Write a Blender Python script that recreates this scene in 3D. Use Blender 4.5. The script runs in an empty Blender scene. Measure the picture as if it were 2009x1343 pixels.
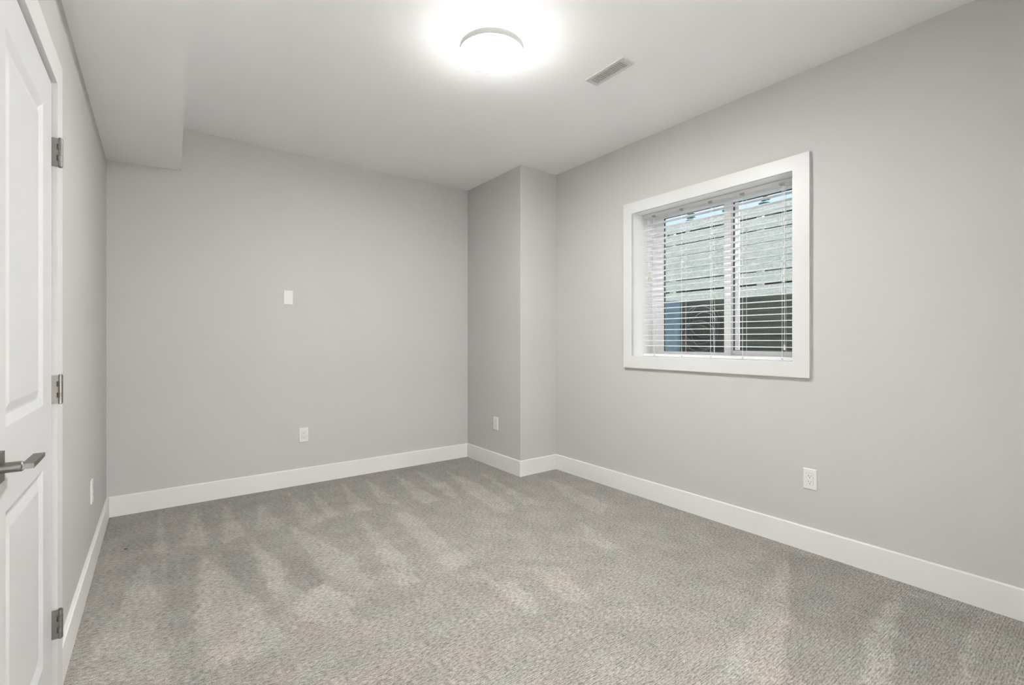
import bpy, bmesh, math, random
import numpy as np
from mathutils import Vector, Matrix

# ---------------------------------------------------------------- camera, sky, sun, exposure
scene = bpy.context.scene
col = scene.collection
random.seed(7)

IMG_W, IMG_H, FOCAL_PX, HORIZON = 2009.0, 1343.0, 929.0, 667.0
cam_data = bpy.data.cameras.new('camera')
cam_data.sensor_fit = 'HORIZONTAL'
cam_data.sensor_width = 36.0
cam_data.lens = 36.0 * FOCAL_PX / IMG_W
cam_data.shift_y = (HORIZON - IMG_H / 2) / IMG_W
cam_data.clip_start = 0.02
cam_data.clip_end = 200
cam = bpy.data.objects.new('camera', cam_data)
cam.location = (0.0, 0.0, 1.2)
cam.rotation_euler = (math.radians(90), 0, -math.atan2(0.5949, 0.8038))
col.objects.link(cam)
scene.camera = cam

scene.view_settings.view_transform = 'Standard'
scene.view_settings.look = 'None'
scene.view_settings.gamma = 1.0
scene.view_settings.use_curve_mapping = False
scene.view_settings.exposure = 0.45

world = bpy.data.worlds.new('sky')
scene.world = world
world.use_nodes = True
wn = world.node_tree.nodes
bg = wn['Background']
bg.inputs['Strength'].default_value = 1.0
# pale blue near the horizon; unseen sky overhead brightened to light blind and jambs
w_tc = wn.new('ShaderNodeTexCoord')
w_sep = wn.new('ShaderNodeSeparateXYZ')
w_ramp = wn.new('ShaderNodeValToRGB')
w_ramp.color_ramp.elements[0].position = 0.34
w_ramp.color_ramp.elements[0].color = (0.60, 0.76, 1.0, 1)
w_ramp.color_ramp.elements[1].position = 0.50
w_ramp.color_ramp.elements[1].color = (11.5, 12.0, 13.0, 1)
world.node_tree.links.new(w_tc.outputs['Generated'], w_sep.inputs[0])
world.node_tree.links.new(w_sep.outputs['Z'], w_ramp.inputs['Fac'])
world.node_tree.links.new(w_ramp.outputs['Color'], bg.inputs['Color'])

sun_data = bpy.data.lights.new('sun', 'SUN')
sun_data.energy = 1.2
sun_data.angle = math.radians(0.6)
sun_data.color = (1.0, 0.96, 0.88)
sun = bpy.data.objects.new('sun', sun_data)
# shines from over the house towards the garden fence
sun.rotation_euler = Vector((0.50, -0.12, -0.98)).to_track_quat('-Z', 'Y').to_euler()
sun.location = (0, 0, 12)
col.objects.link(sun)

LAMP_DOWN = 175.0
HALL_FILL_NEAR = 1300.0     # emission of the unseen fill light added by the hall doorway
HALL_FILL_FAR = 25.0     # emission of the unseen fill light added deeper in the hall

LAMP_UP = 14.5      # emission of the ring of light around its top

# ---------------------------------------------------------------- materials
def new_mat(name, color, rough=0.5, metal=0.0, spec=0.5):
    m = bpy.data.materials.new(name)
    m.use_nodes = True
    b = m.node_tree.nodes['Principled BSDF']
    b.inputs['Base Color'].default_value = (*color, 1)
    b.inputs['Roughness'].default_value = rough
    b.inputs['Metallic'].default_value = metal
    b.inputs['Specular IOR Level'].default_value = spec
    return m

def nd(m, typ, **kw):
    n = m.node_tree.nodes.new(typ)
    for k, v in kw.items():
        setattr(n, k, v)
    return n

def lk(m, a, b):
    m.node_tree.links.new(a, b)

def painted(name, color, rough=0.55, bump=0.05, scale=260.0, var=0.015, spec=0.3):
    m = new_mat(name, color, rough, spec=spec)
    b = m.node_tree.nodes['Principled BSDF']
    tc = nd(m, 'ShaderNodeTexCoord')
    n1 = nd(m, 'ShaderNodeTexNoise')
    n1.inputs['Scale'].default_value = scale
    n1.inputs['Detail'].default_value = 2
    lk(m, tc.outputs['Object'], n1.inputs['Vector'])
    bp = nd(m, 'ShaderNodeBump')
    bp.inputs['Strength'].default_value = bump
    bp.inputs['Distance'].default_value = 0.002
    lk(m, n1.outputs['Fac'], bp.inputs['Height'])
    lk(m, bp.outputs['Normal'], b.inputs['Normal'])
    n2 = nd(m, 'ShaderNodeTexNoise')
    n2.inputs['Scale'].default_value = 1.7
    lk(m, tc.outputs['Object'], n2.inputs['Vector'])
    mx = nd(m, 'ShaderNodeMix', data_type='RGBA')
    mx.inputs[6].default_value = (*[c * (1 - var) for c in color], 1)
    mx.inputs[7].default_value = (*[min(1, c * (1 + var)) for c in color], 1)
    lk(m, n2.outputs['Fac'], mx.inputs[0])
    lk(m, mx.outputs[2], b.inputs['Base Color'])
    return m

def emit(name, color, strength):
    m = bpy.data.materials.new(name)
    m.use_nodes = True
    nt = m.node_tree
    nt.nodes.remove(nt.nodes['Principled BSDF'])
    e = nt.nodes.new('ShaderNodeEmission')
    e.inputs['Color'].default_value = (*color, 1)
    e.inputs['Strength'].default_value = strength
    nt.links.new(e.outputs[0], nt.nodes['Material Output'].inputs['Surface'])
    return m

M_WALL = painted('wall_paint', (0.480, 0.477, 0.465))
M_CEIL = painted('ceiling_paint', (0.91, 0.91, 0.91), rough=0.8, spec=0.15)
M_TRIM = painted('trim_paint', (0.60, 0.60, 0.59), rough=0.38, bump=0.02, var=0.005, spec=0.4)
M_BASE = painted('baseboard_paint', (0.72, 0.715, 0.70), rough=0.38, bump=0.02, var=0.005, spec=0.4)
M_DOOR = painted('door_paint', (0.56, 0.56, 0.556), rough=0.4, bump=0.02, var=0.005, spec=0.4)
M_VINYL = painted('white_vinyl', (0.92, 0.92, 0.92), rough=0.35, bump=0.01, var=0.004, spec=0.4)
M_SLAT = painted('blind_slat_white', (0.92, 0.92, 0.92), rough=0.4, bump=0.01, var=0.004, spec=0.4)
_nt = M_SLAT.node_tree
_tr = _nt.nodes.new('ShaderNodeBsdfTranslucent')
_tr.inputs['Color'].default_value = (0.9, 0.9, 0.9, 1)
_mx = _nt.nodes.new('ShaderNodeMixShader')
_mx.inputs[0].default_value = 0.35
_nt.links.new(_nt.nodes['Principled BSDF'].outputs[0], _mx.inputs[1])
_nt.links.new(_tr.outputs[0], _mx.inputs[2])
_nt.links.new(_mx.outputs[0], _nt.nodes['Material Output'].inputs['Surface'])
M_CORD = new_mat('white_cord', (0.85, 0.85, 0.83), 0.8)
M_TASSEL = new_mat('tan_tassel', (0.62, 0.55, 0.38), 0.6)
M_PLATE = painted('white_plastic', (0.68, 0.677, 0.66), rough=0.3, bump=0.01, var=0.004, spec=0.5)
M_SLOT = new_mat('dark_slot', (0.03, 0.028, 0.025), 0.7)
M_NICKEL = painted('satin_nickel', (0.18, 0.172, 0.158), rough=0.42, bump=0.03, scale=500, var=0.05)
M_NICKEL.node_tree.nodes['Principled BSDF'].inputs['Metallic'].default_value = 0.9
M_GREYMETAL = painted('satin_grey_rim', (0.5, 0.5, 0.48), rough=0.45, bump=0.01, var=0.01)
M_VENT = painted('vent_enamel', (0.56, 0.56, 0.556), rough=0.4, bump=0.01, var=0.004)
M_DUCT = new_mat('duct_inside', (0.36, 0.36, 0.32), 0.8)
M_GASKET = new_mat('dark_gasket', (0.10, 0.10, 0.10), 0.6)
M_LAMP = emit('lamp_diffuser_lit', (1.0, 0.992, 0.975), LAMP_DOWN)
M_LAMPUP = emit('lamp_halo_lit', (1.0, 0.992, 0.975), LAMP_UP)
M_LINT = new_mat('dark_lint', (0.04, 0.035, 0.03), 0.9)

def glass_mat():
    m = bpy.data.materials.new('window_glass')
    m.use_nodes = True
    nt = m.node_tree
    nt.nodes.remove(nt.nodes['Principled BSDF'])
    t = nt.nodes.new('ShaderNodeBsdfTransparent')
    t.inputs['Color'].default_value = (0.95, 0.97, 0.96, 1)
    g = nt.nodes.new('ShaderNodeBsdfGlossy')
    g.inputs['Roughness'].default_value = 0.02
    f = nt.nodes.new('ShaderNodeFresnel')
    f.inputs['IOR'].default_value = 1.45
    mx = nt.nodes.new('ShaderNodeMixShader')
    nt.links.new(f.outputs[0], mx.inputs[0])
    nt.links.new(t.outputs[0], mx.inputs[1])
    nt.links.new(g.outputs[0], mx.inputs[2])
    nt.links.new(mx.outputs[0], nt.nodes['Material Output'].inputs['Surface'])
    return m
M_GLASS = glass_mat()

def wood_mat(name, c0, c1, scale=6.0, stretch=(1, 0.08, 1), rough=0.85, speck=None):
    m = new_mat(name, c0, rough, spec=0.2)
    b = m.node_tree.nodes['Principled BSDF']
    tc = nd(m, 'ShaderNodeTexCoord')
    mp = nd(m, 'ShaderNodeMapping')
    mp.inputs['Scale'].default_value = stretch
    lk(m, tc.outputs['Object'], mp.inputs['Vector'])
    n = nd(m, 'ShaderNodeTexNoise')
    n.inputs['Scale'].default_value = scale
    n.inputs['Detail'].default_value = 8
    n.inputs['Roughness'].default_value = 0.7
    lk(m, mp.outputs[0], n.inputs['Vector'])
    r = nd(m, 'ShaderNodeValToRGB')
    r.color_ramp.elements[0].position = 0.33
    r.color_ramp.elements[1].position = 0.68
    r.color_ramp.elements[0].color = (*c0, 1)
    r.color_ramp.elements[1].color = (*c1, 1)
    lk(m, n.outputs['Fac'], r.inputs['Fac'])
    lk(m, r.outputs['Color'], b.inputs['Base Color'])
    bp = nd(m, 'ShaderNodeBump')
    bp.inputs['Strength'].default_value = 0.5
    bp.inputs['Distance'].default_value = 0.004
    lk(m, n.outputs['Fac'], bp.inputs['Height'])
    lk(m, bp.outputs['Normal'], b.inputs['Normal'])
    return m
M_FENCE = wood_mat('weathered_fence_wood', (0.074, 0.086, 0.079), (0.198, 0.205, 0.187), scale=75, stretch=(1, 0.5, 1))
M_POST = wood_mat('fence_post_wood', (0.3, 0.31, 0.27), (0.4, 0.4, 0.36), scale=20, stretch=(1, 1, 0.1))
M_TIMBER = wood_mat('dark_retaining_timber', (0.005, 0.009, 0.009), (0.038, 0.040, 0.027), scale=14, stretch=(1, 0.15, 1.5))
M_PIPE = wood_mat('blue_grey_pipe', (0.022, 0.040, 0.055), (0.045, 0.075, 0.092), scale=4, stretch=(1, 1, 0.2), rough=0.5)
M_HOSE = new_mat('black_cable', (0.008, 0.009, 0.013), 0.35)
M_GRAVEL = wood_mat('gravel', (0.42, 0.42, 0.40), (0.68, 0.67, 0.64), scale=60, stretch=(1, 1, 1))
M_SIDING = painted('outside_wall_paint', (0.5, 0.5, 0.48))
M_LEAF = wood_mat('conifer_needles', (0.02, 0.05, 0.05), (0.08, 0.14, 0.13), scale=9, stretch=(1, 1, 1))
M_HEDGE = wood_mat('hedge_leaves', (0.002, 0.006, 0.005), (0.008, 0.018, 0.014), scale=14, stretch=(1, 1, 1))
M_BARK = wood_mat('tree_bark', (0.06, 0.045, 0.03), (0.13, 0.10, 0.07), scale=12, stretch=(1, 1, 0.2))

# ---------------------------------------------------------------- helpers
class MB:
    """collects shapes, then links them as ONE mesh object"""
    def __init__(self, fn=None):
        self.bm = bmesh.new()
        self.fn = fn
    def quad_box(self, pts):
        v = [self.bm.verts.new(p) for p in pts]
        for f in ((0, 3, 2, 1), (4, 5, 6, 7), (0, 1, 5, 4), (1, 2, 6, 5), (2, 3, 7, 6), (3, 0, 4, 7)):
            self.bm.faces.new([v[i] for i in f])
        return self
    def box(self, x0, x1, y0, y1, z0, z1):
        x0, x1 = sorted((x0, x1)); y0, y1 = sorted((y0, y1)); z0, z1 = sorted((z0, z1))
        return self.quad_box([(x0, y0, z0), (x1, y0, z0), (x1, y1, z0), (x0, y1, z0),
                              (x0, y0, z1), (x1, y0, z1), (x1, y1, z1), (x0, y1, z1)])
    def poly(self, pts):
        self.bm.faces.new([self.bm.verts.new(p) for p in pts])
        return self
    def cyl(self, p0, p1, r0, r1=None, n=20, caps=True):
        r1 = r0 if r1 is None else r1
        p0, p1 = Vector(p0), Vector(p1)
        d = (p1 - p0).normalized()
        a = d.orthogonal().normalized()
        b = d.cross(a)
        ra, rb = [], []
        for i in range(n):
            t = 2 * math.pi * i / n
            o = a * math.cos(t) + b * math.sin(t)
            ra.append(self.bm.verts.new(p0 + o * r0))
            rb.append(self.bm.verts.new(p1 + o * r1))
        for i in range(n):
            j = (i + 1) % n
            self.bm.faces.new((ra[i], ra[j], rb[j], rb[i]))
        if caps:
            self.bm.faces.new(list(reversed(ra)))
            self.bm.faces.new(rb)
        return self
    def lathe(self, prof, n=64, c=(0, 0)):
        """prof: list of (r, z) from one end to the other"""
        rings = []
        for r, z in prof:
            if r < 1e-6:
                rings.append([self.bm.verts.new((c[0], c[1], z))])
            else:
                rings.append([self.bm.verts.new((c[0] + r * math.cos(2 * math.pi * i / n),
                                                 c[1] + r * math.sin(2 * math.pi * i / n), z)) for i in range(n)])
        for A, B in zip(rings, rings[1:]):
            for i in range(n):
                j = (i + 1) % n
                if len(A) == 1 and len(B) == 1:
                    continue
                if len(A) == 1:
                    self.bm.faces.new((A[0], B[j], B[i]))
                elif len(B) == 1:
                    self.bm.faces.new((A[i], A[j], B[0]))
                else:
                    self.bm.faces.new((A[i], A[j], B[j], B[i]))
        return self
    def tube(self, pts, r, n=8):
        pts = [Vector(p) for p in pts]
        rings = []
        up = Vector((0.13, 0.31, 0.94)).normalized()
        for i, p in enumerate(pts):
            d = (pts[min(i + 1, len(pts) - 1)] - pts[max(i - 1, 0)]).normalized()
            a = d.cross(up)
            if a.length < 1e-3:
                a = d.orthogonal()
            a.normalize()
            b = d.cross(a)
            rings.append([self.bm.verts.new(p + (a * math.cos(2 * math.pi * k / n) + b * math.sin(2 * math.pi * k / n)) * r) for k in range(n)])
        for A, B in zip(rings, rings[1:]):
            for k in range(n):
                j = (k + 1) % n
                self.bm.faces.new((A[k], A[j], B[j], B[k]))
        self.bm.faces.new(list(reversed(rings[0])))
        self.bm.faces.new(rings[-1])
        return self
    def build(self, name, mat, parent=None, bevel=0.0, smooth=False, seg=2, loc=None, rot=None, angle=40):
        if bevel > 0:
            es = [e for e in self.bm.edges if len(e.link_faces) == 2 and e.calc_face_angle(0) > math.radians(30)]
            bmesh.ops.bevel(self.bm, geom=es, offset=bevel, segments=seg, profile=0.5, affect='EDGES')
        bmesh.ops.recalc_face_normals(self.bm, faces=self.bm.faces)
        if self.fn:
            for v in self.bm.verts:
                v.co = self.fn(v.co)
        me = bpy.data.meshes.new(name)
        self.bm.to_mesh(me)
        self.bm.free()
        me.materials.append(mat)
        if smooth:
            me.polygons.foreach_set('use_smooth', [True] * len(me.polygons))
            me.set_sharp_from_angle(angle=math.radians(angle))
        o = bpy.data.objects.new(name, me)
        col.objects.link(o)
        if parent:
            o.parent = parent
        if loc:
            o.location = loc
        if rot:
            o.rotation_euler = rot
        return o

def tag(o, label=None, cat=None, group=None, kind=None):
    if label: o['label'] = label
    if cat: o['category'] = cat
    if group: o['group'] = group
    if kind: o['kind'] = kind
    return o

def empty(name, loc=(0, 0, 0), rot=(0, 0, 0)):
    o = bpy.data.objects.new(name, None)
    o.empty_display_size = 0.1
    o.location = loc
    o.rotation_euler = rot
    col.objects.link(o)
    return o

def struct(o, label, cat):
    return tag(o, label, cat, None, 'structure')

# ---------------------------------------------------------------- the room
CEIL = 2.743
XR = 2.967          # right wall face
YB = 4.21           # back wall face
YN = -0.30          # near wall face
CX, CY = 2.545, 3.315   # faces of the boxed-out corner column
XL = -0.300         # left wall face at the back corner (the wall runs very slightly out of square)
SKEW = 0.0047
def left(co):
    return Vector((co.x + SKEW * (YB - co.y), co.y, co.z))

# floor: carpet with brushed strokes of the pile
STROKES = [
    (1, [(-0.01, 4.18), (-0.03, 3.35), (0.03, 3.3)]),
    (1, [(0.19, 4.09), (0.09, 3.34), (0.23, 3.3)]),
    (1, [(0.37, 4.08), (0.28, 3.25), (0.42, 3.36)]),
    (1, [(0.58, 3.93), (0.47, 3.35), (0.64, 3.34)]),
    (1, [(-0.09, 3.28), (-0.13, 2.83), (-0.21, 2.58), (-0.25, 2.24), (0.02, 2.04), (0.04, 2.17), (-0.03, 2.4), (0.01, 2.72)]),
    (1, [(0.18, 3.22), (0.12, 2.47), (0.11, 2.3), (0.16, 2.07), (0.28, 2.02), (0.4, 2.08), (0.37, 2.4), (0.31, 2.6), (0.25, 2.91)]),
    (1, [(0.43, 3.23), (0.42, 2.75), (0.42, 2.54), (0.43, 2.39), (0.49, 2.14), (0.65, 2.03), (0.72, 2.17), (0.6, 2.6), (0.5, 2.89)]),
    (1, [(0.8, 4.06), (0.73, 3.23), (0.88, 3.28)]),
    (1, [(0.97, 4.03), (0.88, 3.33), (0.98, 3.29)]),
    (1, [(1.22, 4.07), (1.07, 3.31), (1.2, 3.29)]),
    (1, [(0.66, 3.33), (0.66, 2.87), (0.68, 2.52), (0.75, 2.32), (0.84, 2.25), (0.85, 2.57), (0.79, 2.94)]),
    (1, [(1.09, 3.3), (0.95, 2.42), (0.94, 2.17), (1.03, 2.17), (1.08, 2.44), (1.09, 2.93)]),
    (1, [(1.43, 4.09), (1.29, 3.39), (1.41, 3.26)]),
    (1, [(1.68, 4.11), (1.56, 3.44), (1.54, 3.17), (1.69, 3.19)]),
    (1, [(1.3, 3.18), (1.23, 2.67), (1.21, 2.18), (1.35, 2.17), (1.37, 2.63), (1.4, 3.02)]),
    (1, [(1.88, 4.09), (1.79, 3.53), (1.77, 3.0), (1.92, 3.43)]),
    (1, [(2.11, 3.92), (1.94, 3.21), (1.89, 2.7), (2.04, 2.71), (2.12, 3.28)]),
    (1, [(2.36, 3.78), (2.13, 2.73), (2.26, 2.6), (2.27, 3.12)]),
    (1, [(2.68, 3.1), (2.44, 2.56), (2.43, 2.25), (2.61, 2.36), (2.69, 2.83)]),
    (1, [(1.3, 2.05), (1.3, 1.79), (1.29, 1.59), (1.37, 1.6), (1.41, 1.87)]),
    (1, [(2.24, 2.27), (2.04, 2.02), (2.06, 1.87), (2.12, 1.82)]),
    (1, [(1.55, 1.98), (1.49, 1.6), (1.6, 1.52), (1.7, 1.87)]),
    (1, [(2.86, 1.22), (2.14, 0.92), (1.73, 0.77), (1.55, 0.91), (1.87, 0.99), (2.36, 1.12)]),
    (1, [(2.83, 0.71), (2.25, 0.59), (2.04, 0.54), (1.96, 0.6), (2.28, 0.69), (2.6, 0.72)]),
    (1, [(2.78, 0.45), (2.27, 0.37), (2.22, 0.41), (2.56, 0.44)]),
    (-1, [(2.86, 1.22), (2.14, 0.92), (1.73, 0.77), (1.96, 0.6), (2.28, 0.69), (2.6, 0.72), (2.87, 0.72), (2.95, 1.02)]),
    (-1, [(2.83, 0.71), (2.25, 0.59), (2.04, 0.54), (2.22, 0.41), (2.56, 0.44), (2.81, 0.45)]),
    (-1, [(0.53, 2.93), (0.5, 2.57), (0.55, 2.4), (0.66, 2.44), (0.62, 2.82)]),
    (-1, [(0.03, 3.18), (0.02, 2.71), (0.05, 2.34), (0.11, 2.3), (0.12, 2.47), (0.17, 3.15)]),
    (-1, [(0.26, 3.16), (0.31, 2.64), (0.38, 2.4), (0.42, 2.47), (0.41, 2.83), (0.39, 3.11)]),
]

def inside(px, py, poly):
    res = np.zeros(px.shape, bool)
    n = len(poly)
    for i in range(n):
        x0, y0 = poly[i]
        x1, y1 = poly[(i + 1) % n]
        if y0 == y1:
            continue
        c = ((y0 > py) != (y1 > py)) & (px < (x1 - x0) * (py - y0) / (y1 - y0) + x0)
        res ^= c
    return res

def make_floor():
    step = 0.011
    x = np.arange(-0.46, 3.32, step)
    y = np.arange(-0.70, 4.36, step)
    nx, ny = len(x), len(y)
    X, Y = np.meshgrid(x, y)
    P = np.zeros_like(X)
    rng = np.random.RandomState(3)
    # ragged stroke edges
    jx = np.sin(X * 61 + Y * 23) * 0.006 + np.sin(Y * 47 - X * 15) * 0.006 + rng.uniform(-1, 1, X.shape) * 0.005
    jy = np.sin(X * 37 - Y * 51) * 0.008 + rng.uniform(-1, 1, X.shape) * 0.006
    for s, poly in STROKES:
        m = inside(X + jx, Y + jy, poly).astype(float)
        P = np.where(m > 0, s if s > 0 else -0.65, P)
    # darker towards the back wall, outside the pale strokes
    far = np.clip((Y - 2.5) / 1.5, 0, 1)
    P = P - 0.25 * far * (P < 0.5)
    for _ in range(1):      # soften the edges by one cell
        Q = P.copy()
        Q[1:-1, 1:-1] = (P[1:-1, 1:-1] * 2 + P[:-2, 1:-1] + P[2:, 1:-1] + P[1:-1, :-2] + P[1:-1, 2:]) / 6
        P = Q
    verts = np.stack([X.ravel(), Y.ravel(), np.zeros(X.size)], 1)
    me = bpy.data.meshes.new('floor')
    idx = np.arange(nx * ny).reshape(ny, nx)
    quads = np.stack([idx[:-1, :-1], idx[:-1, 1:], idx[1:, 1:], idx[1:, :-1]], -1).reshape(-1, 4)
    me.from_pydata(verts.tolist(), [], quads.tolist())
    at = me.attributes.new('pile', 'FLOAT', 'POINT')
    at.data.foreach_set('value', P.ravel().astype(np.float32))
    o = bpy.data.objects.new('floor', me)
    col.objects.link(o)
    return o

def carpet_mat():
    m = new_mat('woven_carpet', (0.4, 0.38, 0.35), 0.95, spec=0.05)
    b = m.node_tree.nodes['Principled BSDF']
    b.inputs['Sheen Weight'].default_value = 0.15
    tc = nd(m, 'ShaderNodeTexCoord')
    at = nd(m, 'ShaderNodeAttribute', attribute_name='pile')
    # rows of tufts along x
    mp = nd(m, 'ShaderNodeMapping')
    mp.inputs['Scale'].default_value = (48, 135, 1)
    lk(m, tc.outputs['Object'], mp.inputs['Vector'])
    bars = nd(m, 'ShaderNodeTexNoise')
    bars.inputs['Scale'].default_value = 1.0
    bars.inputs['Detail'].default_value = 3.0
    bars.inputs['Roughness'].default_value = 0.65
    lk(m, mp.outputs[0], bars.inputs['Vector'])
    fib = nd(m, 'ShaderNodeTexNoise')
    fib.inputs['Scale'].default_value = 300
    fib.inputs['Detail'].default_value = 2
    lk(m, tc.outputs['Object'], fib.inputs['Vector'])
    wv = nd(m, 'ShaderNodeTexWave', wave_type='BANDS', bands_direction='Y')
    wv.inputs['Scale'].default_value = 36.0
    wv.inputs['Distortion'].default_value = 2.5
    wv.inputs['Detail'].default_value = 2
    wv.inputs['Detail Scale'].default_value = 3
    lk(m, tc.outputs['Object'], wv.inputs['Vector'])
    # dark dashes between rows
    r = nd(m, 'ShaderNodeValToRGB')
    r.color_ramp.elements[0].position = 0.36
    r.color_ramp.elements[0].color = (0.082, 0.074, 0.064, 1)
    e = r.color_ramp.elements.new(0.475)
    e.color = (0.236, 0.222, 0.202, 1)
    r.color_ramp.elements[2].position = 0.66
    r.color_ramp.elements[2].color = (0.465, 0.443, 0.411, 1)
    # height = bars + fibre + a little of the rows
    a1 = nd(m, 'ShaderNodeMath', operation='MULTIPLY_ADD')
    a1.inputs[1].default_value = 0.46
    lk(m, fib.outputs['Fac'], a1.inputs[0])
    a0 = nd(m, 'ShaderNodeMath', operation='MULTIPLY')
    a0.inputs[1].default_value = 0.54
    lk(m, bars.outputs['Fac'], a0.inputs[0])
    lk(m, a0.outputs[0], a1.inputs[2])
    a2 = nd(m, 'ShaderNodeMath', operation='MULTIPLY_ADD')
    a2.inputs[1].default_value = 0.06
    lk(m, wv.outputs['Fac'], a2.inputs[0])
    lk(m, a1.outputs[0], a2.inputs[2])
    a3 = nd(m, 'ShaderNodeMath', operation='SUBTRACT')
    a3.inputs[1].default_value = 0.03
    lk(m, a2.outputs[0], a3.inputs[0])
    lk(m, a3.outputs[0], r.inputs['Fac'])
    # thin dark gaps between the rows of loops
    mp2 = nd(m, 'ShaderNodeMapping')
    mp2.inputs['Scale'].default_value = (15, 165, 1)
    lk(m, tc.outputs['Object'], mp2.inputs['Vector'])
    gp = nd(m, 'ShaderNodeTexNoise')
    gp.inputs['Scale'].default_value = 1.0
    gp.inputs['Detail'].default_value = 2.0
    gp.inputs['Roughness'].default_value = 0.8
    lk(m, mp2.outputs[0], gp.inputs['Vector'])
    gr = nd(m, 'ShaderNodeMapRange')
    gr.inputs[1].default_value = 0.31
    gr.inputs[2].default_value = 0.42
    gr.inputs[3].default_value = 0.52
    gr.inputs[4].default_value = 1.0
    lk(m, gp.outputs['Fac'], gr.inputs[0])
    # blotches where the pile lies differently
    bl = nd(m, 'ShaderNodeTexNoise')
    bl.inputs['Scale'].default_value = 5.5
    bl.inputs['Detail'].default_value = 4
    lk(m, tc.outputs['Object'], bl.inputs['Vector'])
    bs = nd(m, 'ShaderNodeMapRange')
    bs.inputs[1].default_value = 0.35
    bs.inputs[2].default_value = 0.65
    bs.inputs[3].default_value = 0.91
    bs.inputs[4].default_value = 1.09
    lk(m, bl.outputs['Fac'], bs.inputs[0])
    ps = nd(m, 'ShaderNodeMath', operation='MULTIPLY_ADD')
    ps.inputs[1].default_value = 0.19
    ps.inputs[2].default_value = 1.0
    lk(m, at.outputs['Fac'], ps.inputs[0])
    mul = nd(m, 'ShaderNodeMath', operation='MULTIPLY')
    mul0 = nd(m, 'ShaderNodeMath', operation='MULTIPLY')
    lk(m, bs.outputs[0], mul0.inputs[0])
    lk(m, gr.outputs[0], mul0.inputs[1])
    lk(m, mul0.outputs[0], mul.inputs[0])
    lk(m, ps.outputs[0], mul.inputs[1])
    # warm / cool yarn drift
    hu = nd(m, 'ShaderNodeTexNoise')
    hu.inputs['Scale'].default_value = 7
    lk(m, tc.outputs['Object'], hu.inputs['Vector'])
    hm = nd(m, 'ShaderNodeMix', data_type='RGBA')
    hm.inputs[6].default_value = (1.035, 0.99, 0.975, 1)
    hm.inputs[7].default_value = (0.98, 1.0, 1.0, 1)
    hr = nd(m, 'ShaderNodeMapRange')
    hr.inputs[1].default_value = 0.4
    hr.inputs[2].default_value = 0.6
    lk(m, hu.outputs['Fac'], hr.inputs[0])
    lk(m, hr.outputs[0], hm.inputs[0])
    v1 = nd(m, 'ShaderNodeVectorMath', operation='MULTIPLY')
    lk(m, r.outputs['Color'], v1.inputs[0])
    lk(m, hm.outputs[2], v1.inputs[1])
    v2 = nd(m, 'ShaderNodeVectorMath', operation='SCALE')
    lk(m, v1.outputs[0], v2.inputs[0])
    lk(m, mul.outputs[0], v2.inputs['Scale'])
    lk(m, v2.outputs[0], b.inputs['Base Color'])
    bp = nd(m, 'ShaderNodeBump')
    bp.inputs['Strength'].default_value = 0.7
    bp.inputs['Distance'].default_value = 0.006
    lk(m, a3.outputs[0], bp.inputs['Height'])
    lk(m, bp.outputs['Normal'], b.inputs['Normal'])
    return m

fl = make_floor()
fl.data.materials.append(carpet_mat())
struct(fl, 'grey beige textured carpet with vacuum strokes, wall to wall', 'carpet')

struct(MB().box(-0.52, 3.31, YN - 0.15, YB + 0.15, CEIL, CEIL + 0.12).build('ceiling', M_CEIL),
       'smooth white painted ceiling', 'ceiling')
struct(MB().box(-0.52, 3.30, YB, YB + 0.15, -0.02, CEIL).build('wall_back', M_WALL),
       'light grey painted back wall with a blank plate and an outlet', 'wall')
# near wall; unseen doorway and hall added to brighten the ceiling and right wall
HX0, HX1 = -0.10, 1.75
wnr = MB().box(-0.52, HX0, YN - 0.15, YN, -0.02, CEIL).box(HX1, 3.30, YN - 0.15, YN, -0.02, CEIL)
wnr.box(HX0, HX1, YN - 0.15, YN, 2.06, CEIL)
struct(wnr.build('wall_near', M_WALL), 'light grey painted wall with a wide doorway added behind the camera for fill light', 'wall')
hw = MB()
hw.box(-0.75, -0.60, YN - 3.3, YN - 0.15, 0, CEIL).box(2.6, 2.75, YN - 3.3, YN - 0.15, 0, CEIL)
hw.box(-0.75, 2.75, YN - 3.45, YN - 3.3, 0, CEIL)
hw.box(-0.75, -0.52, YN - 0.15, YN, 0, CEIL)
struct(hw.build('wall_hall', M_CEIL), 'pale walls of the unseen hall added behind the camera for fill light', 'wall')
struct(MB().box(-0.75, 2.75, YN - 3.45, YN - 0.15, CEIL, CEIL + 0.12).build('ceiling_hall', M_CEIL), 'white ceiling of the unseen hall added behind the camera for fill light', 'ceiling')
struct(MB().box(-0.75, 3.30, YN - 3.45, YN - 0.30, -0.05, 0.0).build('floor_hall', M_TRIM), 'pale floor of the unseen hall added behind the camera for fill light', 'floor')
M_FILL_NEAR = emit('fill_near_lit', (1.0, 0.99, 0.97), HALL_FILL_NEAR)
M_FILL_FAR = emit('fill_far_lit', (1.0, 0.99, 0.97), HALL_FILL_FAR)  # both lamps are unseen, added to lift the room's fill light
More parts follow.
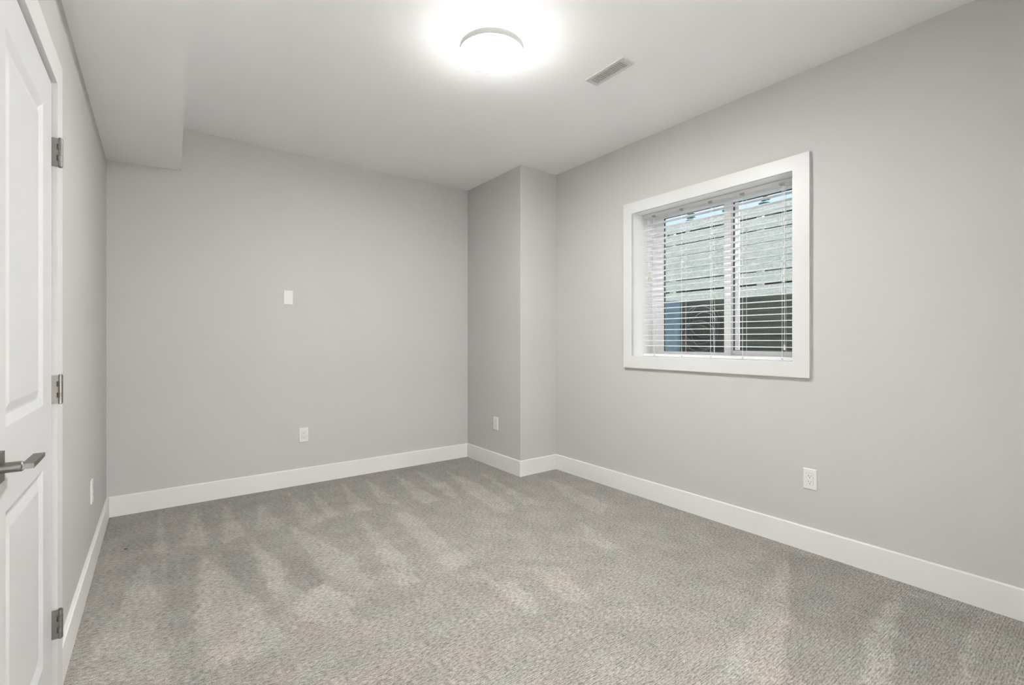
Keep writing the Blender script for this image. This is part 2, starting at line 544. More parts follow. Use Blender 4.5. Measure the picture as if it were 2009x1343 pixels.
for nm, y, hx, hy, mt, lab in (('hall_fill_near', YN - 0.245, 1.1, 0.07, M_FILL_NEAR, 'unseen fill light added on the hall ceiling just behind the doorway'),
                               ('hall_fill_far', YN - 2.4, 0.6, 0.3, M_FILL_FAR, 'unseen fill light added on the hall ceiling at the far end')):
    hp_ = empty(nm, (0.85, y, CEIL))
    tag(hp_, lab, 'ceiling light')
    fm = MB()
    for a in ((-hx - .015, -hx, -hy, hy), (hx, hx + .015, -hy, hy), (-hx - .015, hx + .015, -hy - .015, -hy), (-hx - .015, hx + .015, hy, hy + .015)):
        fm.box(*a, -0.034, 0)
    fm.box(-hx, hx, -hy, hy, -0.01, 0).build('fill_frame', M_GREYMETAL, hp_)
    MB().box(-hx, hx, -hy, hy, -0.036, -0.0105).build('fill_diffuser', mt, hp_)

# right wall with the window opening, carried on above outside as the house wall
OY0, OY1, OZ0, OZ1 = 1.226, 2.434, 1.060, 2.205
wr = MB()
wr.box(XR, 3.30, YN, OY0, -0.02, CEIL).box(XR, 3.30, OY1, YB, -0.02, CEIL)
wr.box(XR, 3.30, OY0, OY1, -0.02, OZ0).box(XR, 3.30, OY0, OY1, OZ1, CEIL)
struct(wr.build('wall_right', M_WALL), 'light grey painted wall around the window', 'wall')
struct(MB().box(3.12, 3.30, -3.0, 8.0, CEIL + 0.12, 4.2).build('wall_outside', M_SIDING),
       'house wall above the window, seen from the garden', 'wall')
struct(MB().box(CX, XR, CY, YB, 0, CEIL).build('wall_column', M_WALL, bevel=0.012, seg=4, smooth=True),
       'boxed-out grey corner column left of the window wall', 'wall')
# left wall with a shallow recess holding the door
DY0, DY1, DZ1 = 1.370, 2.122, 2.045
wl = MB(left)
wl.box(-0.52, XL - 0.07, YN, YB, -0.02, CEIL)
wl.box(XL - 0.07, XL, YN, DY0, -0.02, CEIL).box(XL - 0.07, XL, DY1, YB, -0.02, CEIL)
wl.box(XL - 0.07, XL, DY0, DY1, DZ1, CEIL)
struct(wl.build('wall_left', M_WALL), 'light grey painted wall beside the white door', 'wall')
# ceiling drop along the left wall
sf = MB()
def sx(y): return 0.114 + (y - 4.21) * 0.0137
sf.quad_box([(-0.36, YN, 2.432), (sx(YN), YN, 2.434), (sx(YB), YB, 2.434), (-0.36, YB, 2.420),
             (-0.36, YN, CEIL), (sx(YN), YN, CEIL), (sx(YB), YB, CEIL), (-0.36, YB, CEIL)])
struct(sf.build('ceiling_soffit', M_CEIL, bevel=0.004), 'dropped white ceiling box along the left wall', 'ceiling')

# baseboards
BH, BT = 0.137, 0.015
def baseboard(name, pts, label, fn=None):
    """pts: wall line in plan, room on its right-hand side of travel; one profile swept along it"""
    prof = [(0, 0), (BT, 0), (BT, BH - 0.004), (BT - 0.004, BH), (0, BH)]
    mb = MB(fn)
    (x0, y0), (x1, y1) = pts
    dx, dy = x1 - x0, y1 - y0
    L = math.hypot(dx, dy)
    nx, ny = dy / L, -dx / L
    A = [mb.bm.verts.new((x0 + nx * d, y0 + ny * d, z)) for d, z in prof]
    B = [mb.bm.verts.new((x1 + nx * d, y1 + ny * d, z)) for d, z in prof]
    k = len(prof)
    for i in range(k):
        j = (i + 1) % k
        mb.bm.faces.new((A[i], A[j], B[j], B[i]))
    mb.bm.faces.new(list(reversed(A)))
    mb.bm.faces.new(B)
    return struct(mb.build(name, M_BASE), label, 'baseboard')
CASE_Y1 = 2.210     # outer edge of the door casing
baseboard('baseboard_left', [(XL, CASE_Y1), (XL, YB)], 'white baseboard along the left wall from the door casing', left)
baseboard('baseboard_back', [(XL + 0.012, YB), (CX, YB)], 'white baseboard along the back wall')
baseboard('baseboard_column_side', [(CX, YB - BT), (CX, CY - BT)], 'white baseboard on the left face of the column')
baseboard('baseboard_column_front', [(CX, CY), (XR, CY)], 'white baseboard on the narrow front face of the column')
baseboard('baseboard_right', [(XR, CY - BT), (XR, YN)], 'white baseboard under the window wall')
baseboard('baseboard_near', [(XR - BT, YN), (HX1, YN)], 'white baseboard behind the camera')

# ---------------------------------------------------------------- door in the left wall
door = empty('door_1', (XL, 1.75, 0))
struct(door, 'white two-panel door in the left wall', 'door')
def place(o):       # keep world coordinates while parented to the door's empty
    o.matrix_parent_inverse = Matrix.Translation((-XL, -1.75, 0))
    return o
FX = XL + 0.006     # door face
DL0, DL1, DB, DT = 1.392, 2.103, 0.018, 2.024
def door_panel(mb, y0, y1, z0, z1):
    """moulding going in, groove, raised field"""
    steps = [(0, 0), (0.004, -0.0015), (0.022, -0.0095), (0.027, -0.0095), (0.050, -0.003), (0.052, -0.0028)]
    rings = []
    for off, dep in steps:
        rings.append([mb.bm.verts.new((FX + dep, y, z)) for y, z in
                      ((y0 + off, z0 + off), (y1 - off, z0 + off), (y1 - off, z1 - off), (y0 + off, z1 - off))])
    for A, B in zip(rings, rings[1:]):
        for i in range(4):
            j = (i + 1) % 4
            mb.bm.faces.new((A[i], A[j], B[j], B[i]))
    mb.bm.faces.new(rings[-1])
    return rings[0]
dm = MB(left)
PY0, PY1 = 1.530, 1.965
P1 = (0.225, 0.815)
P2 = (1.005, 1.905)
bmv = dm.bm.verts
# face of the door as a grid with the two panels left open
ys = [DL0, PY0, PY1, DL1]
zs = [DB, P1[0], P1[1], P2[0], P2[1], DT]
grid = [[bmv.new((FX, y, z)) for y in ys] for z in zs]
for i in range(5):
    for j in range(3):
        if j == 1 and i in (1, 3):
            continue
        dm.bm.faces.new((grid[i][j], grid[i][j + 1], grid[i + 1][j + 1], grid[i + 1][j]))
door_panel(dm, PY0, PY1, *P1)
door_panel(dm, PY0, PY1, *P2)
bmesh.ops.remove_doubles(dm.bm, verts=dm.bm.verts, dist=1e-5)
# edges and back
c = [(DL0, DB), (DL1, DB), (DL1, DT), (DL0, DT)]
back = [bmv.new((FX - 0.035, y, z)) for y, z in c]
fr = [bmv.new((FX, y, z)) for y, z in c]
for i in range(4):
    j = (i + 1) % 4
    dm.bm.faces.new((fr[i], back[i], back[j], fr[j]))
dm.bm.faces.new(back)
place(dm.build('door_leaf', M_DOOR, door))
# jamb, lining the recess
jb = MB(left)
jb.box(XL - 0.065, XL + 0.0005, DL1 + 0.003, DY1, 0.0, DZ1)
jb.box(XL - 0.065, XL + 0.0005, DY0, DL0 - 0.003, 0.0, DZ1)
jb.box(XL - 0.065, XL + 0.0005, DL0 - 0.003, DL1 + 0.003, DT + 0.003, DZ1)
place(jb.build('jamb', M_TRIM, door))
# casing (mitred flat boards)
CI0, CI1, CIZ = DL0 - 0.008, DL1 + 0.008, DT + 0.008
CO0, CO1, COZ = CI0 - 0.099, CASE_Y1, 2.122
def casing_board(name, quad, fn, parent, x0, x1, bevel=0.004):
    mb = MB(fn)
    mb.quad_box([(x0, *quad[0]), (x0, *quad[1]), (x0, *quad[2]), (x0, *quad[3]),
                 (x1, *quad[0]), (x1, *quad[1]), (x1, *quad[2]), (x1, *quad[3])])
    return mb.build(name, M_TRIM, parent, bevel=bevel)
for q in (((CI1, 0), (CO1, 0), (CO1, COZ), (CI1, CIZ)),
          ((CO0, 0), (CI0, 0), (CI0, CIZ), (CO0, COZ)),
          ((CI0, CIZ), (CI1, CIZ), (CO1, COZ), (CO0, COZ))):
    place(casing_board('casing', q, left, door, XL, XL + 0.019))
# hinges
HX, HY = XL + 0.0255, DL1 + 0.001
def hinge(zc):
    hh = 0.0455
    lf = MB(left)
    lf.box(XL - 0.012, HX - 0.0075, HY - 0.0035, HY + 0.0005, zc - hh, zc + hh)
    seg = 2 * hh / 5
    for k in (0, 2, 4):
        lf.box(HX - 0.0078, HX, HY - 0.0035, HY + 0.0005, zc - hh + k * seg, zc - hh + (k + 1) * seg)
    h = place(lf.build('hinge', M_NICKEL, door, bevel=0.0006, seg=1))
    for k in range(5):
        kn = MB(left).cyl((HX + 0.001, HY + 0.001, zc - hh + k * seg + 0.0006), (HX + 0.001, HY + 0.001, zc - hh + (k + 1) * seg - 0.0006), 0.0066, n=16)
        kn.build('knuckle', M_NICKEL, h, smooth=True)
    pn = MB(left).cyl((HX + 0.001, HY + 0.001, zc - hh - 0.002), (HX + 0.001, HY + 0.001, zc + hh + 0.003), 0.0045, n=16)
    pn.build('hinge_pin', M_NICKEL, h, smooth=True)
    for k in (1, 3):  # dark boxes stand in for the shade inside the notches
        sl = MB(left).box(HX - 0.0074, HX - 0.0035, HY - 0.0015, HY + 0.0005, zc - hh + k * seg + 0.0008, zc - hh + (k + 1) * seg - 0.0008)
        tag(sl.build('hinge_gap_shade', M_SLOT, h), 'dark box painted as the shaded gap beside the hinge knuckle')
    return h
for zc in (1.806, 1.041, 0.283):
    hinge(zc)
# lever handle
HYC, HZC = 1.443, 0.930
rose = MB(left).box(FX, FX + 0.009, HYC - 0.032, HYC + 0.032, HZC - 0.032, HZC + 0.032).build('handle', M_NICKEL, door, bevel=0.001)
tag(rose, 'satin nickel square rose with lever')
place(rose)
nk = MB(left)
nk.cyl((FX + 0.008, HYC, HZC), (FX + 0.040, HYC, HZC), 0.0112, n=28)
nk.cyl((FX + 0.040, HYC, HZC), (FX + 0.043, HYC, HZC), 0.0112, 0.0085, n=28)
nk.build('handle_neck', M_NICKEL, rose, smooth=True)
lv = MB(left)
lv.quad_box([(FX + 0.040, HYC - 0.009, HZC - 0.0055), (FX + 0.060, HYC - 0.009, HZC - 0.0055), (FX + 0.060, HYC + 0.118, HZC - 0.0045), (FX + 0.040, HYC + 0.118, HZC - 0.0045),
             (FX + 0.040, HYC - 0.009, HZC + 0.0055), (FX + 0.060, HYC - 0.009, HZC + 0.0055), (FX + 0.060, HYC + 0.118, HZC + 0.0045), (FX + 0.040, HYC + 0.118, HZC + 0.0045)])
lv.build('lever', M_NICKEL, rose, bevel=0.0015)

# ---------------------------------------------------------------- window in the right wall
win = empty('window_1', (XR, 1.83, OZ0))
struct(win, 'white framed sliding window in the right wall', 'window')
def inw(o):
    o.matrix_parent_inverse = Matrix.Translation((-XR, -1.83, -OZ0))
    return o
TI0, TI1, TIZ0, TIZ1 = 1.243, 2.413, 1.075, 2.186
TO0, TO1, TOZ0, TOZ1 = 1.152, 2.494, 0.985, 2.270
tx0, tx1 = XR, XR - 0.022
def win_casing(quad):
    mb = MB()
    mb.quad_box([(tx1, *p) for p in quad] + [(tx0, *p) for p in quad])
    return inw(mb.build('casing', M_TRIM, win, bevel=0.002))
win_casing(((TO0, TOZ0), (TI0, TIZ0), (TI0, TIZ1), (TO0, TOZ1)))
win_casing(((TI1, TIZ0), (TO1, TOZ0), (TO1, TOZ1), (TI1, TIZ1)))
win_casing(((TO0, TOZ0), (TO1, TOZ0), (TI1, TIZ0), (TI0, TIZ0)))
win_casing(((TI0, TIZ1), (TI1, TIZ1), (TO1, TOZ1), (TO0, TOZ1)))
# jamb liner boards
LI0, LI1, LIZ0, LIZ1 = TI0 - 0.004, TI1 + 0.006, TIZ0 - 0.003, TIZ1 + 0.006
FXW = 3.215         # room face of the vinyl frame
for b in ((OY0, LI0, OZ0, OZ1), (LI1, OY1, OZ0, OZ1), (LI0, LI1, OZ0, LIZ0), (LI0, LI1, LIZ1, OZ1)):
    inw(MB().box(XR - 0.001, 3.29, *b).build('jamb_liner', M_VINYL, win))
# vinyl frame
def ring(y0, y1, z0, z1, wl_, wr_, wb, wt, x0, x1):
    """rectangular frame: wl_ at low y, wr_ at high y"""
    mb = MB()
    mb.box(x0, x1, y0, y0 + wl_, z0, z1).box(x0, x1, y1 - wr_, y1, z0, z1)
    mb.box(x0, x1, y0 + wl_, y1 - wr_, z0, z0 + wb).box(x0, x1, y0 + wl_, y1 - wr_, z1 - wt, z1)
    return mb
inw(ring(LI0, LI1, LIZ0, LIZ1, 0.045, 0.045, 0.020, 0.012, FXW, FXW + 0.07).build('window_frame', M_VINYL, win, bevel=0.001, seg=1))
# far (left in the photo) sash, in front
S1 = (1.762, LI1 - 0.045)
sash = inw(ring(S1[0], S1[1], LIZ0 + 0.020, LIZ1 - 0.012, 0.049, 0.057, 0.020, 0.012, FXW + 0.004, FXW + 0.032).build('sash', M_VINYL, win, bevel=0.001, seg=1))
ring(S1[0] + 0.049, S1[1] - 0.057, LIZ0 + 0.040, LIZ1 - 0.024, 0.002, 0.006, 0.002, 0.002, FXW + 0.010, FXW + 0.024).build('gasket', M_GASKET, sash)
MB().box(FXW + 0.015, FXW + 0.019, S1[0] + 0.050, S1[1] - 0.058, LIZ0 + 0.041, LIZ1 - 0.025).build('pane', M_GLASS, sash)
# near (right in the photo) sash, one track further out
S2 = (LI0 + 0.045, 1.800)
sash2 = inw(ring(S2[0], S2[1], LIZ0 + 0.020, LIZ1 - 0.012, 0.048, 0.037, 0.034, 0.006, FXW + 0.036, FXW + 0.064).build('sash', M_VINYL, win, bevel=0.001, seg=1))
ring(S2[0] + 0.048, S2[1] - 0.037, LIZ0 + 0.054, LIZ1 - 0.018, 0.003, 0.012, 0.004, 0.004, FXW + 0.040, FXW + 0.058).build('gasket', M_GASKET, sash2)
MB().box(FXW + 0.038, FXW + 0.060, 1.728, 1.750, LIZ0 + 0.058, LIZ1 - 0.022).build('glazing_bead', M_VINYL, sash2)
MB().box(FXW + 0.048, FXW + 0.052, S2[0] + 0.049, S2[1] - 0.036, LIZ0 + 0.055, LIZ1 - 0.019).build('pane', M_GLASS, sash2)

# ---------------------------------------------------------------- venetian blind
SX0, SX1 = 3.088, 3.138     # slats, front to back
SY0, SY1 = LI0 + 0.010, LI1 - 0.010
PITCH, Z0 = 0.0415, 1.154
NS = 24
blind = empty('window_blind', ((SX0 + SX1) / 2, (SY0 + SY1) / 2, LIZ0))
tag(blind, 'white horizontal slat blind hanging open in the window', 'blind')
BI = Matrix.Translation((-(SX0 + SX1) / 2, -(SY0 + SY1) / 2, -LIZ0))
def inb(o):
    o.matrix_parent_inverse = BI
    return o
hr = MB()
hr.box(SX0 - 0.008, SX1 + 0.004, SY0, SY1, LIZ1 - 0.030, LIZ1 - 0.003)
head = inb(hr.build('headrail', M_SLAT, blind, bevel=0.002))
CORD_Y = [2.307, 2.065, 1.836, 1.609, 1.361]
for y in CORD_Y:
    cl = MB().box(SX0 - 0.011, SX0 - 0.0075, y - 0.014, y + 0.014, LIZ1 - 0.033, LIZ1 - 0.020)
    cl.box(SX0 - 0.011, SX0 + 0.012, y - 0.010, y + 0.010, LIZ1 - 0.034, LIZ1 - 0.0305)
    tag(cl.build('valance_clip', M_GREYMETAL, head), 'small grey clip')
# one slat, crowned, then copies
def slat_mesh():
    mb = MB()
    n = 6
    top, bot = [], []
    for i in range(n + 1):
        t = i / n
        x = SX0 + (SX1 - SX0) * t
        z = 0.0022 * (1 - (2 * t - 1) ** 2)
        top.append((x, z + 0.0028)); bot.append((x, z))
    loop = bot + top[::-1]
    A = [mb.bm.verts.new((x, SY0, z)) for x, z in loop]
    B = [mb.bm.verts.new((x, SY1, z)) for x, z in loop]
    k = len(loop)
    for i in range(k):
        j = (i + 1) % k
        mb.bm.faces.new((A[i], A[j], B[j], B[i]))
    mb.bm.faces.new(list(reversed(A))); mb.bm.faces.new(B)
    return mb
slat0 = inb(slat_mesh().build('slat', M_SLAT, blind, smooth=True))
slat0.location = (0, 0, Z0)
for k in range(1, NS):
    s = slat0.copy()
    col.objects.link(s)
    s.parent = blind
    s.matrix_parent_inverse = BI
    s.location = (0, 0, Z0 + PITCH * k)
br = inb(MB().box(SX0, SX1, SY0, SY1, LIZ0 + 0.004, LIZ0 + 0.022).build('bottom_rail', M_SLAT, blind, bevel=0.003))
for y in CORD_Y:
    MB().cyl((SX0 - 0.0015, y, LIZ0 + 0.011), (SX0 + 0.001, y, LIZ0 + 0.011), 0.0055, n=14).build('cord_plug', M_GREYMETAL, br)
for y in CORD_Y:
    lc = MB()
    for x in (SX0 - 0.0012, SX1 + 0.0012):
        lc.cyl((x, y, LIZ0 + 0.02), (x, y, LIZ1 - 0.03), 0.0011, n=6)
    inb(lc.build('ladder_cord', M_CORD, blind))
# lift cord on the far side with tassels, tilt cords on the near side
lc = MB()
lc.tube([(SX0 - 0.010, 2.360, LIZ1 - 0.03), (SX0 - 0.010, 2.361, 1.90), (SX0 - 0.012, 2.363, 1.70)], 0.0012, n=6)
lc.tube([(SX0 - 0.010, 2.350, LIZ1 - 0.03), (SX0 - 0.011, 2.349, 1.92), (SX0 - 0.012, 2.346, 1.735)], 0.0012, n=6)
lift = inb(lc.build('lift_cord', M_CORD, blind))
for (y, z) in ((2.363, 1.70), (2.346, 1.735)):
    tag(MB().lathe([(0.0, z + 0.004), (0.003, z + 0.003), (0.0055, z - 0.026), (0.005, z - 0.030), (0.0, z - 0.031)], n=14, c=(SX0 - 0.012, y)).build('tassel', M_TASSEL, lift, smooth=True), 'tan tassel')
tc_ = MB()
tc_.tube([(SX0 - 0.010, 1.349, LIZ1 - 0.03), (SX0 - 0.011, 1.348, 1.8), (SX0 - 0.012, 1.347, 1.585)], 0.0012, n=6)
tc_.tube([(SX0 - 0.010, 1.342, LIZ1 - 0.03), (SX0 - 0.012, 1.341, 1.6), (SX0 - 0.012, 1.343, 1.170)], 0.0012, n=6)
tilt = inb(tc_.build('tilt_cord', M_CORD, blind))
for (y, z) in ((1.347, 1.585), (1.343, 1.170)):
    MB().lathe([(0.0, z + 0.004), (0.003, z + 0.003), (0.0055, z - 0.026), (0.005, z - 0.030), (0.0, z - 0.031)], n=14, c=(SX0 - 0.012, y)).build('tassel', M_SLAT, tilt, smooth=True)
lc3 = MB().tube([(SX0 - 0.006, 1.822, LIZ1 - 0.03), (SX0 - 0.006, 1.822, 1.45), (SX0 - 0.006, 1.806, LIZ0 + 0.02)], 0.0012, n=6)
inb(lc3.build('lift_cord', M_CORD, blind))

# ---------------------------------------------------------------- ceiling light
LX, LY = 1.366, 2.02
lamp = empty('ceiling_light', (LX, LY, CEIL))
tag(lamp, 'round white flush ceiling light, lit, with a glow around its grey rim', 'ceiling light')
def inl(o):
    o.matrix_parent_inverse = Matrix.Translation((-LX, -LY, -CEIL))
    return o
C_ = (LX, LY)
inl(MB().lathe([(0, CEIL), (0.10, CEIL), (0.10, 2.704), (0, 2.704)], c=C_).build('base_plate', M_VENT, lamp, smooth=True))
inl(MB().lathe([(0.105, 2.7405), (0.147, 2.7405), (0.149, 2.704), (0.105, 2.704), (0.105, 2.7405)], c=C_).build('halo_diffuser', M_LAMPUP, lamp, smooth=True))
inl(MB().lathe([(0.02, 2.703), (0.164, 2.703), (0.165, 2.702), (0.165, 2.672), (0.162, 2.672), (0.162, 2.696), (0.02, 2.696), (0.02, 2.703)], c=C_).build('rim', M_GREYMETAL, lamp, smooth=True))
inl(MB().lathe([(0, 2.694), (0.1615, 2.694), (0.1615, 2.6705), (0.1607, 2.6678), (0.155, 2.6630), (0.14, 2.660), (0.08, 2.658), (0, 2.657)], c=C_).build('diffuser', M_LAMP, lamp, smooth=True))

# ---------------------------------------------------------------- ceiling vent
VX0, VX1, VY0, VY1 = 2.018, 2.118, 1.712, 1.998
vent = empty('ceiling_vent', ((VX0 + VX1) / 2, (VY0 + VY1) / 2, CEIL))
tag(vent, 'white metal register vent with narrow louvers on the ceiling', 'vent')
VI = Matrix.Translation((-(VX0 + VX1) / 2, -(VY0 + VY1) / 2, -CEIL))
def inv(o):
    o.matrix_parent_inverse = VI
    return o
vf = MB()
IX0, IX1, IY0, IY1 = VX0 + 0.020, VX1 - 0.020, VY0 + 0.028, VY1 - 0.028
zt, zb = CEIL, CEIL - 0.006
for a in ((VX0, IX0, VY0, VY1), (IX1, VX1, VY0, VY1), (IX0, IX1, VY0, IY0), (IX0, IX1, IY1, VY1)):
    vf.box(a[0], a[1], a[2], a[3], zb, zt)
frame_v = inv(vf.build('vent_frame', M_VENT, vent))
inv(MB().box(IX0, IX1, IY0, IY1, CEIL - 0.0012, CEIL - 0.0002).build('duct_opening', M_DUCT, vent))
NL = 17
for k in range(NL):
    y = IY0 + (IY1 - IY0) * (k + 0.5) / NL
    lo = MB().quad_box([(IX0, y - 0.0034, zb), (IX1, y - 0.0034, zb), (IX1, y + 0.0034, zb + 0.0004), (IX0, y + 0.0034, zb + 0.0004),
                        (IX0, y - 0.0034, zb + 0.0010), (IX1, y - 0.0034, zb + 0.0010), (IX1, y + 0.0034, zb + 0.0014), (IX0, y + 0.0034, zb + 0.0014)])
    inv(lo.build('louver', M_VENT, vent))
for y in (VY0 + 0.013, VY1 - 0.013):
    tag(inv(MB().lathe([(0, zb - 0.0018), (0.003, zb - 0.0014), (0.0042, zb)], n=14, c=((VX0 + VX1) / 2, y)).build('screw', M_GREYMETAL, vent, smooth=True)), 'grey screw head')

# ---------------------------------------------------------------- wall plates
def plate_mesh(w, h, t):
    mb = MB()
    a, b_ = w / 2, h / 2
    i = 0.0035
    lo = [(-a, 0, -b_), (a, 0, -b_), (a, 0, b_), (-a, 0, b_)]
    mid = [(-a, -t * 0.55, -b_), (a, -t * 0.55, -b_), (a, -t * 0.55, b_), (-a, -t * 0.55, b_)]
    top = [(-a + i, -t, -b_ + i), (a - i, -t, -b_ + i), (a - i, -t, b_ - i), (-a + i, -t, b_ - i)]
    R = [[mb.bm.verts.new(p) for p in q] for q in (lo, mid, top)]
    for A, B in zip(R, R[1:]):
        for k in range(4):
            j = (k + 1) % 4
            mb.bm.faces.new((A[k], A[j], B[j], B[k]))
    mb.bm.faces.new(R[-1]); mb.bm.faces.new(list(reversed(R[0])))
    return mb
def make_outlet():
    """faces -y; origin on the wall at its centre"""
    r = empty('wall_outlet')
    plate_mesh(0.072, 0.118, 0.0065).build('cover_plate', M_PLATE, r)
    ins = MB().box(-0.0165, 0.0165, -0.0078, -0.006, -0.0335, 0.0335).build('receptacle', M_PLATE, r, bevel=0.0008, seg=1)
    gp = MB()
    for x0, x1, z0, z1 in ((-0.0178, -0.0166, -0.0346, 0.0346), (0.0166, 0.0178, -0.0346, 0.0346), (-0.0178, 0.0178, -0.0346, -0.0335), (-0.0178, 0.0178, 0.0335, 0.0346)):
        gp.box(x0, x1, -0.0067, -0.0060, z0, z1)
    gp.build('seam', M_DUCT, r)
    for s in (0.017, -0.017):
        for x, hh in ((-0.0063, 0.0042), (0.0063, 0.0034)):
            MB().box(x - 0.0012, x + 0.0012, -0.0082, -0.0076, s + 0.003 - hh, s + 0.003 + hh).build('slot', M_SLOT, ins)
        MB().cyl((0, -0.0082, s - 0.0075), (0, -0.0076, s - 0.0075), 0.0026, n=12).build('slot', M_SLOT, ins)
    return r
def copy_tree(o, parent=None):
    c_ = o.copy()
    col.objects.link(c_)
    if parent:
        c_.parent = parent
        c_.matrix_parent_inverse = o.matrix_parent_inverse.copy()
    for ch in list(o.children):
        copy_tree(ch, c_)
    return c_
out0 = make_outlet()
G = 'duplex wall outlets low on the walls'
spots = [((0.953, YB, 0.411), 0, 'white duplex outlet low on the wide back wall, below the blank plate'),
         ((CX, 3.693, 0.414), -90, 'white duplex outlet low on the left face of the corner column'),
         ((XR, 1.156, 0.411), 90, 'white duplex outlet on the wall below and right of the window'),
         ((XL + SKEW * (YB - 3.29), 3.295, 0.411), -90, 'white outlet seen edge-on on the left wall beside the door')]
# facing: 0 -> -y (back wall), column left face -> -x, right wall -> -x, left wall -> +x
angles = [0, -90, -90, 90]
for i, ((loc, _, lab), an) in enumerate(zip(spots, angles)):
    o = out0 if i == 0 else copy_tree(out0)
    o.location = loc
    o.rotation_euler = (0, 0, math.radians(an))
    tag(o, lab, 'outlet', G)
bp_ = empty('blank_wall_plate', (0.834, YB, 1.549))
tag(bp_, 'white blank cover plate at mid height on the back wall', 'wall plate')
plate_mesh(0.072, 0.118, 0.0065).build('cover_plate', M_PLATE, bp_)
MB().box(-0.0165, 0.0165, -0.0072, -0.006, -0.0335, 0.0335).build('blank_insert', M_PLATE, bp_, bevel=0.0005, seg=1)
for s in (0.0485, -0.0485):
    MB().cyl((0, -0.0072, s), (0, -0.0062, s), 0.0026, n=12).build('screw', M_VENT, bp_)
# painted-over round cover beside the column outlet
rc = MB().cyl((CX - 0.0010, 3.563, 0.319), (CX, 3.563, 0.319), 0.018, 0.022, n=32).build('round_cover', M_WALL, smooth=True)
tag(rc, 'small round cap painted wall grey, below the column outlet', 'wall cap')

# dark bit of lint on the carpet
lt = MB()
for k in range(5):
    a = k * 1.3
    lt.tube([(-0.165 + 0.008 * math.cos(a), 3.505 + 0.008 * math.sin(a), 0.0015 + 0.001 * k), (-0.165, 3.505, 0.003), (-0.165 - 0.007 * math.cos(a + .5), 3.505 - 0.007 * math.sin(a + .5), 0.0015)], 0.0015, n=6)
tag(lt.build('lint', M_LINT), 'tiny dark speck of lint on the carpet near the left wall', 'lint')

# ---------------------------------------------------------------- outside the window
WX = 4.60           # face of the well's retaining wall
g = MB().box(3.30, WX, -1.5, 6.5, 0.52, 0.60).build('window_well_bed', M_GRAVEL)
struct(g, 'gravel bed of the window well outside', 'gravel')
tw = empty('retaining_wall', (WX, 2.5, 0.6))
tag(tw, 'dark shaded timber retaining wall of horizontal planks outside the window', 'retaining wall')
TWI = Matrix.Translation((-WX, -2.5, -0.6))
zt_ = 0.60
kk = 0
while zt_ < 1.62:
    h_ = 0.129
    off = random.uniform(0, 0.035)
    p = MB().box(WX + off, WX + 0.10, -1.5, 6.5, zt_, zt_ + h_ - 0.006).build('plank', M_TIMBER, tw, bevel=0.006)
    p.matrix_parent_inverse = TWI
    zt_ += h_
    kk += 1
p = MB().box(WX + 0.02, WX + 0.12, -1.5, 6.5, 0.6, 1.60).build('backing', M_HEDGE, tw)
p.matrix_parent_inverse = TWI
gr2 = MB().box(WX + 0.12, 30, -12, 30, 1.50, 1.585).build('garden_ground', M_GRAVEL)
struct(gr2, 'ground of the garden above the window well', 'ground')
fence = empty('garden_fence', (5.37, 2.8, 1.585))
tag(fence, 'sunlit pale fence of horizontal boards with dark gaps outside the window', 'fence')
FI = Matrix.Translation((-5.37, -2.8, -1.585))
FXX = 5.37
MB().box(FXX, FXX + 0.02, -1.0, 7.5, 1.587, 1.663).build('kickboard', M_FENCE, fence).matrix_parent_inverse = FI
zb_ = 1.687
while zb_ < 2.60:
    b_ = MB().box(FXX, FXX + 0.02, -1.0, 7.5, zb_, zb_ + 0.126).build('board', M_FENCE, fence, bevel=0.003, seg=1)
    b_.matrix_parent_inverse = FI
    zb_ += 0.150
for y in (0.36, 1.49, 2.62, 3.76, 4.90, 6.03):
    p = MB().box(FXX + 0.02, FXX + 0.08, y - 0.03, y + 0.03, 1.585, 2.64).build('post', M_POST, fence, bevel=0.003, seg=1)
    p.matrix_parent_inverse = FI
# drain pipe and cable coil in the well
dp = MB().cyl((4.40, 3.06, 0.60), (4.40, 3.06, 1.60), 0.085, n=32)
dp.cyl((4.40, 3.06, 1.02), (4.40, 3.06, 1.08), 0.092, n=32).cyl((4.40, 3.06, 1.60), (4.40, 3.06, 1.615), 0.078, n=32)
tag(dp.build('drain_pipe', M_PIPE, smooth=True), 'thick blue grey upright pipe in the window well', 'pipe')
hc = MB()
for j, (cy, cz, ry, rz) in enumerate(((2.80, 1.40, 0.17, 0.17), (2.84, 1.36, 0.20, 0.20), (2.78, 1.30, 0.15, 0.19), (2.86, 1.18, 0.21, 0.18), (2.82, 1.24, 0.18, 0.16))):
    pts = []
    for i in range(41):
        t = 2 * math.pi * i / 40
        pts.append((WX - 0.02 - 0.014 * j, cy + ry * math.cos(t), cz + rz * math.sin(t)))
    hc.tube(pts, 0.0065, n=8)
tag(hc.build('cable_coil', M_HOSE, smooth=True), 'coil of thin black cable hanging on the timber wall', 'cable')
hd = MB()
hb = hd.bm
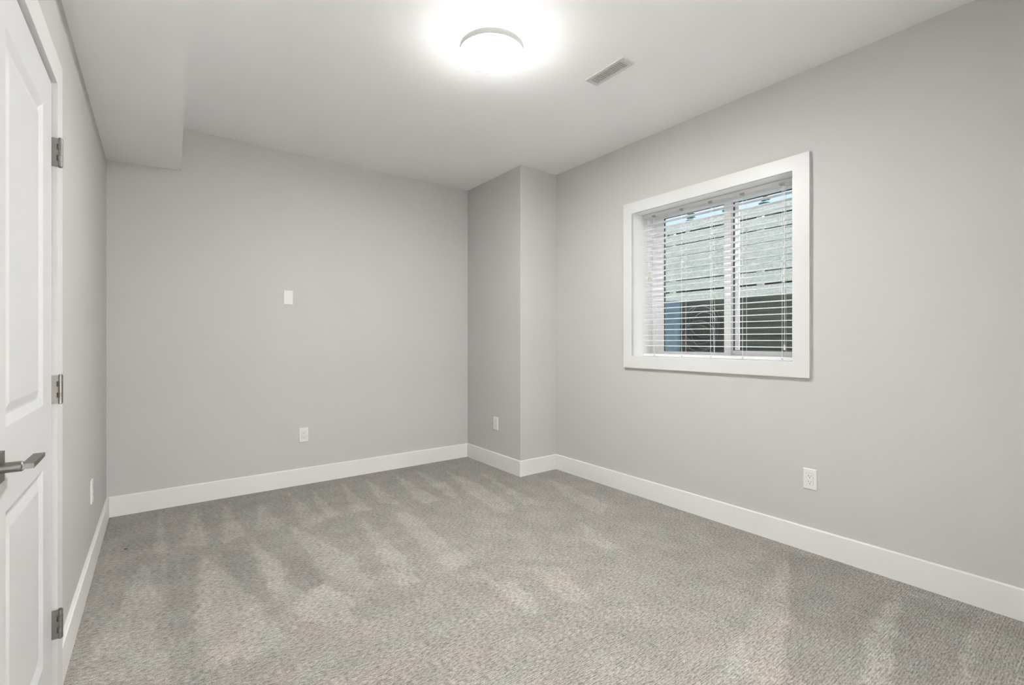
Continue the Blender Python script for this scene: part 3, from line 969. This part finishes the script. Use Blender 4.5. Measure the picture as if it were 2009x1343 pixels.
# hedge: rough clipped block behind the fence
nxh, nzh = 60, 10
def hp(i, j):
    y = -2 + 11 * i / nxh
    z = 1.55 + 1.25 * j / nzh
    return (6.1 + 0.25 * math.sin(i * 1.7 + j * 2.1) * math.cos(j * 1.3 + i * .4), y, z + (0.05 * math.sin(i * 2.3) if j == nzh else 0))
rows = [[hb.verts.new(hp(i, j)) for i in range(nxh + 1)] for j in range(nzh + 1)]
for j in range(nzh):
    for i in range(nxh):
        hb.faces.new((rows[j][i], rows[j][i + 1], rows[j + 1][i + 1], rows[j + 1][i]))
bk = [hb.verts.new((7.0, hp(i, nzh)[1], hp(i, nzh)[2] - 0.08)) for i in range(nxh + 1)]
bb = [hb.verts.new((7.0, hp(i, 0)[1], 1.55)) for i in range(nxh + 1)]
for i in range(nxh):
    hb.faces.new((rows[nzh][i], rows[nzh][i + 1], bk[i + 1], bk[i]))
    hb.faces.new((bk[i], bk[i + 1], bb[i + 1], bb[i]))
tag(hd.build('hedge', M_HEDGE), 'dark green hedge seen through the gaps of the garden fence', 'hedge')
# conifers beyond the fence
def conifer(name, x, y, top, rad, label, seed):
    rnd = random.Random(seed)
    r = empty(name, (x, y, 1.585))
    tag(r, label, 'tree', 'conifers beyond the fence')
    z0 = 1.585
    t = MB().cyl((0, 0, 0), (0, 0, (top - z0) * 0.9), 0.09, 0.02, n=10).build('trunk', M_BARK, r)
    f = MB()
    hgt = top - z0 - 0.6
    nl = 34
    for k in range(nl):
        q = k / (nl - 1)
        zc = 0.6 + hgt * q
        rr = rad * (1 - q) ** 0.85 + 0.05
        nb = 12
        ph = rnd.uniform(0, 6)
        for b in range(nb):
            a = ph + 2 * math.pi * b / nb + rnd.uniform(-.2, .2)
            L = rr * rnd.uniform(0.7, 1.15)
            w = L * 0.26 + 0.02
            ca_, sa_ = math.cos(a), math.sin(a)
            dz = -0.25 * L
            f.bm.faces.new([f.bm.verts.new(p) for p in ((0, 0, zc + 0.07), (L * .6 * ca_ - w * sa_, L * .6 * sa_ + w * ca_, zc + dz * .5), (L * ca_, L * sa_, zc + dz), (L * .6 * ca_ + w * sa_, L * .6 * sa_ - w * ca_, zc + dz * .5))])
    f.build('foliage', M_LEAF, r)
for i, (x, y, top, rad, lab) in enumerate((
        (14.0, 9.04, 5.70, 0.75, 'conifer top above the fence seen at the left of the left pane'),
        (11.0, 6.17, 4.50, 0.50, 'conifer top above the fence just left of the middle window bar'),
        (14.0, 6.65, 5.60, 0.85, 'conifer top above the fence in the middle of the right pane'),
        (11.0, 4.40, 4.85, 0.45, 'conifer top above the fence at the right edge of the window'))):
    conifer('conifer_tree', x, y, top, rad, lab, i + 1)
